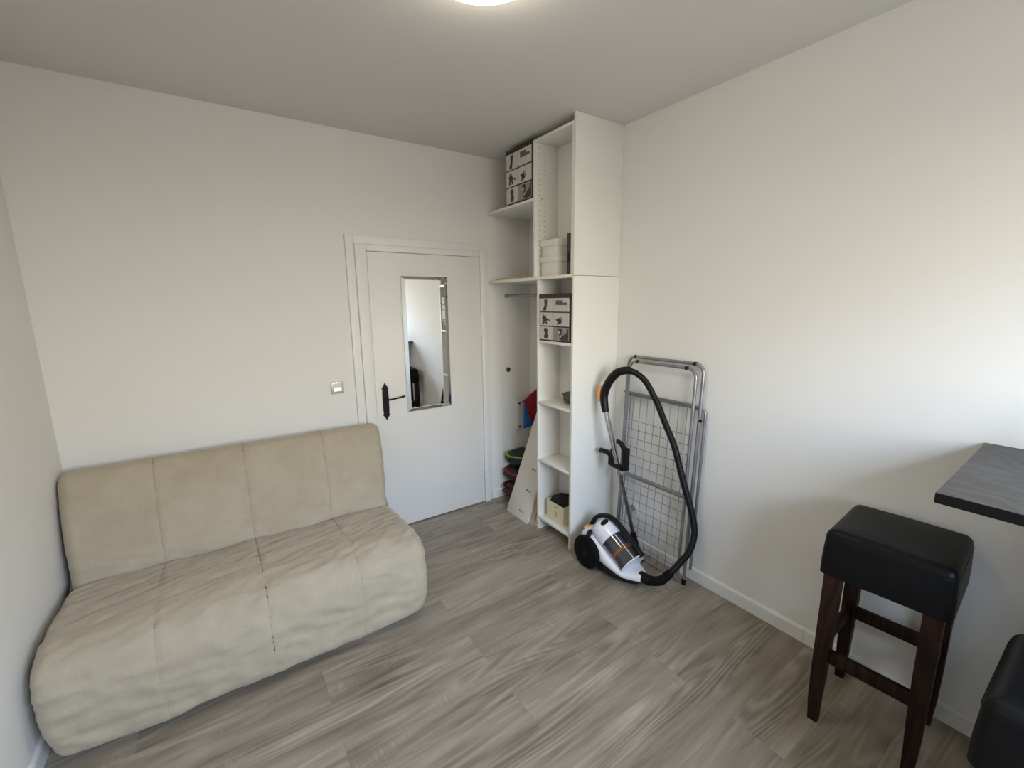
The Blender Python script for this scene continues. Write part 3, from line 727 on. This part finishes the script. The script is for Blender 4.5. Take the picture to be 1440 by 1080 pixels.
# hose
hpts = [(-.31, -1.550, .067), (-.305, -1.59, .072), (-.28, -1.635, .092), (-.24, -1.665, .142), (-.19, -1.690, .202), (-.15, -1.714, .268), (-.115, -1.714, .353), (-.1, -1.693, .431), (-.1, -1.664, .514), (-.1, -1.632, .59), (-.1, -1.597, .68), (-.1, -1.541, .829), (-.1, -1.474, .946), (-.105, -1.407, 1.07), (-.12, -1.336, 1.18), (-.145, -1.275, 1.231), (-.17, -1.224, 1.242)]
hs = spline(hpts, 40)
rs = [.0182 + .0015*math.sin(i*PI/1.5) for i in range(len(hs))]
obj('hose', MB().tube(hs, rs, 14), BLK, vc, 4)
obj('hose_cuff', MB().tube(spline(hpts[:4], 6), [.027]*8+[.026]*6+[.024]*5, 20), RUB, vc)
gp = [(-.155, -1.252, 1.240), (-.17, -1.224, 1.243), (-.19, -1.169, 1.222), (-.206, -1.118, 1.158), (-.214, -1.090, 1.078), (-.219, -1.099, 1.01), (-.220, -1.113, .965)]
gs = spline(gp, 6)
grip = obj('hose_grip', MB().tube(gs, [.0225+.004*math.sin(PI*i/(len(gs)-1)) for i in range(len(gs))], 18), BLK, vc, .8)
obj('power_slider', MB().tube([(-.225, -1.066, 1.125), (-.228, -1.060, 1.085), (-.230, -1.068, 1.030)], [.011, .013, .011], 10), ORG, grip)
W0 = Vector((-.220, -1.113, .965)); W1 = Vector((-.125, -1.340, .045)); wd = W1-W0
o = obj('upper_tube', MB().tube([W0, W0+wd*.39], .0170, 20), CHROME, vc)
obj('lower_tube', MB().tube([W0+wd*.36, W0+wd*.86], .0120, 18), mat('dark_chrome', (.22, .22, .23), .22, metal=1, var=(9, .05)), vc)
obj('tube_collar', MB().tube([W0+wd*.385, W0+wd*.43], .0210, 20), CHROME, vc)
# black accessory clip on the wand: U-shaped with two arms
cc = W0+wd*.375
cp = MB()
cp.box(-.205, -1.262, .605, -.170, -1.146, .640, bev=.006)
cp.box(-.205, -1.160, .612, -.172, -1.128, .680, bev=.006)
cp.tube([(-.19, -1.144, .672), (-.19, -1.112, .690), (-.19, -1.066, .688), (-.19, -1.050, .686)], [.016, .017, .016, .018], 10)
cp.box(-.205, -1.282, .612, -.172, -1.238, .760, bev=.007)
cp.tube([(-.19, -1.250, .748), (-.19, -1.226, .775), (-.19, -1.202, .785), (-.19, -1.192, .785)], [.018, .016, .014, .016], 10)
cp.tube([(-.20, -1.172, .632), (-.205, -1.160, .690), (-.207, -1.154, .725)], .006, 8)
obj('accessory_clip', cp, BLK, vc, .8)
obj('clip_knob', MB().lathe([(.006, -.02), (.016, -.012), (.019, 0), (.016, .012), (.006, .02)], (-.176, -1.226, .585), (-1, 0, 0), 20), CHROME, vc)
nz = MB(); nz.tube([W0+wd*.84, W0+wd*.93, W1], [.017, .020, .022], 14)
nz.box(-.150, -1.372, .002, -.098, -1.305, .070, bev=.012)
obj('brush_nozzle', nz, RUB, vc, .8)

# ------------------------------------------------------------------ folding clothes rack
rkx = lambda z: -.098+.060*z/1.31          # lean of the rack towards the wall
dr_ = thing('drying_rack', 'folded grey tubular laundry drying rack leaning on right wall', 'drying rack', (-.08, -1.38, 0))
def loop_u(y0, y1, zb, zt, dx, r, rad=.055, closed=False):
    pts = [(zb, y0)]+[(zt-rad+rad*math.sin(a), y0-rad+rad*math.cos(a)) for a in [PI/2*i/6 for i in range(7)]]
    pts += [(zt-rad+rad*math.cos(a), y1+rad-rad*math.sin(a)) for a in [PI/2*i/6 for i in range(7)]]+[(zb, y1)]
    return MB().tube([(rkx(z)+dx, y, z) for z, y in pts], r, 12)
obj('outer_frame', loop_u(-1.120, -1.650, .012, 1.312, .010, .0098), STEEL, dr_)
obj('inner_frame', loop_u(-1.150, -1.622, .012, 1.286, -.014, .0092), STEEL, dr_)
obj('wing_frame', loop_u(-1.108, -1.672, .10, 1.060, .030, .0085, .03), STEEL, dr_)
for y, z, dx in ((-1.175, 1.312, .010), (-1.595, 1.312, .010), (-1.215, 1.286, -.014), (-1.560, 1.286, -.014)):
    obj('joint_sleeve', MB().tube([(rkx(z)+dx, y-.008, z), (rkx(z)+dx, y+.008, z)], .0112, 12), BLK, dr_)
obj('rivet', MB().lathe([(.010, 0), (.009, .004), (.004, .005)], (rkx(1.0)-.0, -1.664, 1.0), (-1, 0, 0), 14), BLK, dr_)
for z, r, dx in ((1.083, .0070, -.012), (.548, .0130, -.024)):
    obj('cross_tube', MB().tube([(rkx(z)+dx, -1.118, z), (rkx(z)+dx, -1.640, z)], r, 12), STEEL, dr_)
obj('wire_frame', MB().tube([(rkx(1.075)-.004, -1.168, 1.075), (rkx(0)-.006, -1.168, .03), (rkx(0)-.006, -1.176, .016), (rkx(0)-.006, -1.606, .010), (rkx(0)-.006, -1.616, .022), (rkx(1.075)-.004, -1.616, 1.075)], .0034, 8), WIRE, dr_)
for i in range(8):
    y = -1.195-i*.055
    obj('wire', MB().tube([(rkx(1.08)-.006, y, 1.08), (rkx(0)-.008, y, .014)], .0017, 6), WIRE, dr_, .9)
z = .905; i = 0
while z > .06:
    if abs(z-.548) > .02:
        obj('wire', MB().tube([(rkx(z)-.009, -1.160, z), (rkx(z)-.009, -1.615, z)], .0017, 6), WIRE, dr_, .9)
    z -= .058; i += 1
for y in (-1.120, -1.650):
    obj('foot_cap', MB().lathe([(.013, 0), (.013, .030), (.010, .034)], (rkx(0)+.010, y, .0), (0, 0, 1), 16), BLK, dr_)

# ------------------------------------------------------------------ bar counter
ct = thing('bar_counter', 'black ash bar counter fixed to the right wall', 'counter', (-.35, -3.3, 1.1))
poly = [(0-.001, -2.735), (-.690, -2.753), (-.690, -3.90), (-.001, -3.90)]
mb = MB().prism(poly, 1.122, 1.150, 'XY'); obj('worktop', mb, BARW, ct, None)
obj('edge_band', MB().prism([(-.6905, -2.7525), (-.6925, -2.7525), (-.6925, -3.90), (-.6905, -3.90)], 1.122, 1.150, 'XY'), mat('black_edge_band', (.003, .0025, .0025), .6, spec=.2, var=(12, .1)), ct, None)
for y in (-2.98,):
    obj('wall_bracket', MB().prism([(-.001, 1.121), (-.40, 1.121), (-.40, 1.105), (-.03, .86), (-.001, .86)], y-.01, y+.01, 'XZ'), BLK, ct, None)

bc = thing('light_block_cabinet', 'unseen white cabinet added under the bar counter to block window light', 'cabinet', (-.34, -3.63, 0))  # added out of view: blocks low window light to darken wall under counter
obj('blocker_carcass', B(-.655, -3.90, .08, -.002, -3.325, 1.118, bev=.002), MELA, bc)
obj('blocker_plinth', B(-.60, -3.89, 0, -.01, -3.35, .08), DGREY, bc, None)
dq = obj('blocker_door', B(-.675, -3.895, .09, -.656, -3.33, 1.113, bev=.003), MELA, bc)
obj('blocker_knob', MB().lathe([(.006, 0), (.006, .014), (.014, .018), (.013, .026), (.004, .028)], (-.675, -3.43, .95), (-1, 0, 0), 20), STEEL, dq)

# ------------------------------------------------------------------ bar stools
def stool(label):
    """built around the origin, long sides along y; footprint .33 x .29"""
    t = bpy.data.objects.new('bar_stool', None); COL.objects.link(t); t['_base'] = (0, 0, 0); BASES.append(t)
    props(t, label, 'stool', 'bar stools by the counter')
    w2, z0, z1 = .184, .640, .818
    bm = bmesh.new(); bmesh.ops.create_cube(bm, size=1)
    for v in bm.verts: v.co = Vector((v.co.x*2*w2, v.co.y*2*w2, (z0+z1)/2+v.co.z*(z1-z0)))
    top = [e for e in bm.edges if all(v.co.z > z1-.01 for v in e.verts)]
    ver = [e for e in bm.edges if abs(e.verts[0].co.z-e.verts[1].co.z) > .05]
    bmesh.ops.bevel(bm, geom=ver, offset=.026, segments=5, affect='EDGES', profile=.5)
    top = [e for e in bm.edges if all(v.co.z > z1-.001 for v in e.verts) and len(e.link_faces) == 2 and any(abs(f.normal.z) < .5 for f in e.link_faces)]
    bmesh.ops.bevel(bm, geom=top, offset=.030, segments=6, affect='EDGES', profile=.5)
    bmesh.ops.triangulate(bm, faces=[f for f in bm.faces if len(f.verts) > 4]); bmesh.ops.subdivide_edges(bm, edges=[e for e in bm.edges if e.calc_length() > .08], cuts=5, use_grid_fill=True)
    for v in bm.verts:
        x, y, z = v.co; s = 1-.035*max(0, (z-.70)/.118)
        v.co.x *= s; v.co.y *= s
        if z > z1-.035: v.co.z += .012*max(0, 1-(x/w2)**2)*max(0, 1-(y/w2)**2)
    obj('seat', MB().bm(bm), LEATH, t, 1.2)
    # stitched seam just below the top edge
    k = w2*.9745; q = .03; pts = []
    for (cx_, cy_, a0) in ((k-q, k-q, 0), (-k+q, k-q, PI/2), (-k+q, -k+q, PI), (k-q, -k+q, 1.5*PI)):
        for i in range(6): a = a0+PI/2*i/5; pts.append((cx_+q*math.cos(a), cy_+q*math.sin(a), .783))
    obj('seam', MB().tube(pts, .0022, 6, closed=True), LEATH, t)
    def leg(sx, sy):
        rings = []
        for z, h, o in ((.0, .0145, .160), (.10, .0175, .161), (.22, .0205, .158), (.40, .0225, .154), (.64, .0235, .150), (.70, .0235, .149)):
            h *= 1.10; cx_, cy_ = sx*(o+.004), sy*(o-.018 if z < .05 else o-.010-.008*(1-z/.7))
            rings.append([Vector((cx_+a*h, cy_+b*h, z)) for a, b in ((-1, -1), (1, -1), (1, 1), (-1, 1))])
        return MB().loft(rings)
    for sx in (-1, 1):
        for sy in (-1, 1): obj('leg', leg(sx, sy), DWOOD, t, .4)
    y = .142; x = .158
    for (a, b, c, d, z) in ((-x-.010, -y, -x+.010, y, .300), (x-.010, -y, x+.010, y, .335)):
        obj('stretcher', B(a, b, z-.027, c, d, z+.027, bev=.002), DWOOD, t)
    for s in (-1, 1):
        obj('stretcher', B(-x, s*y-.010, .345-.026, x, s*y+.010, .345+.026, bev=.002), DWOOD, t)
    return t
s1 = stool('black leatherette bar stool with dark wood legs, standing clear before counter')
s2 = copy_tree(s1)
s1.location = (-.238, -2.598, 0); s1.rotation_euler = (0, 0, math.radians(4))
s2.location = (-.775, -3.105, 0); s2.rotation_euler = (0, 0, math.radians(0))
s2['label'] = 'black leatherette bar stool cut off by right frame edge under counter'
# small picture card standing on the counter, seen in the mirror
t = thing('card_stand', 'small white card in dark stand on the counter, seen in the mirror', 'card', (-.25, -3.0, 1.15))
obj('card', B(-.36, -3.055, 1.1505, -.20, -3.045, 1.34, bev=.001), WCARD, t)
obj('stand_edge', B(-.375, -3.06, 1.1505, -.360, -3.04, 1.34, bev=.001), DGREY, t)
obj('stand_foot', B(-.38, -3.09, 1.1502, -.19, -3.02, 1.158, bev=.001), DGREY, t)

for o in BASES:
    if '_base' in o: del o['_base']
for o in bpy.data.objects:
    if '_base' in o: del o['_base']
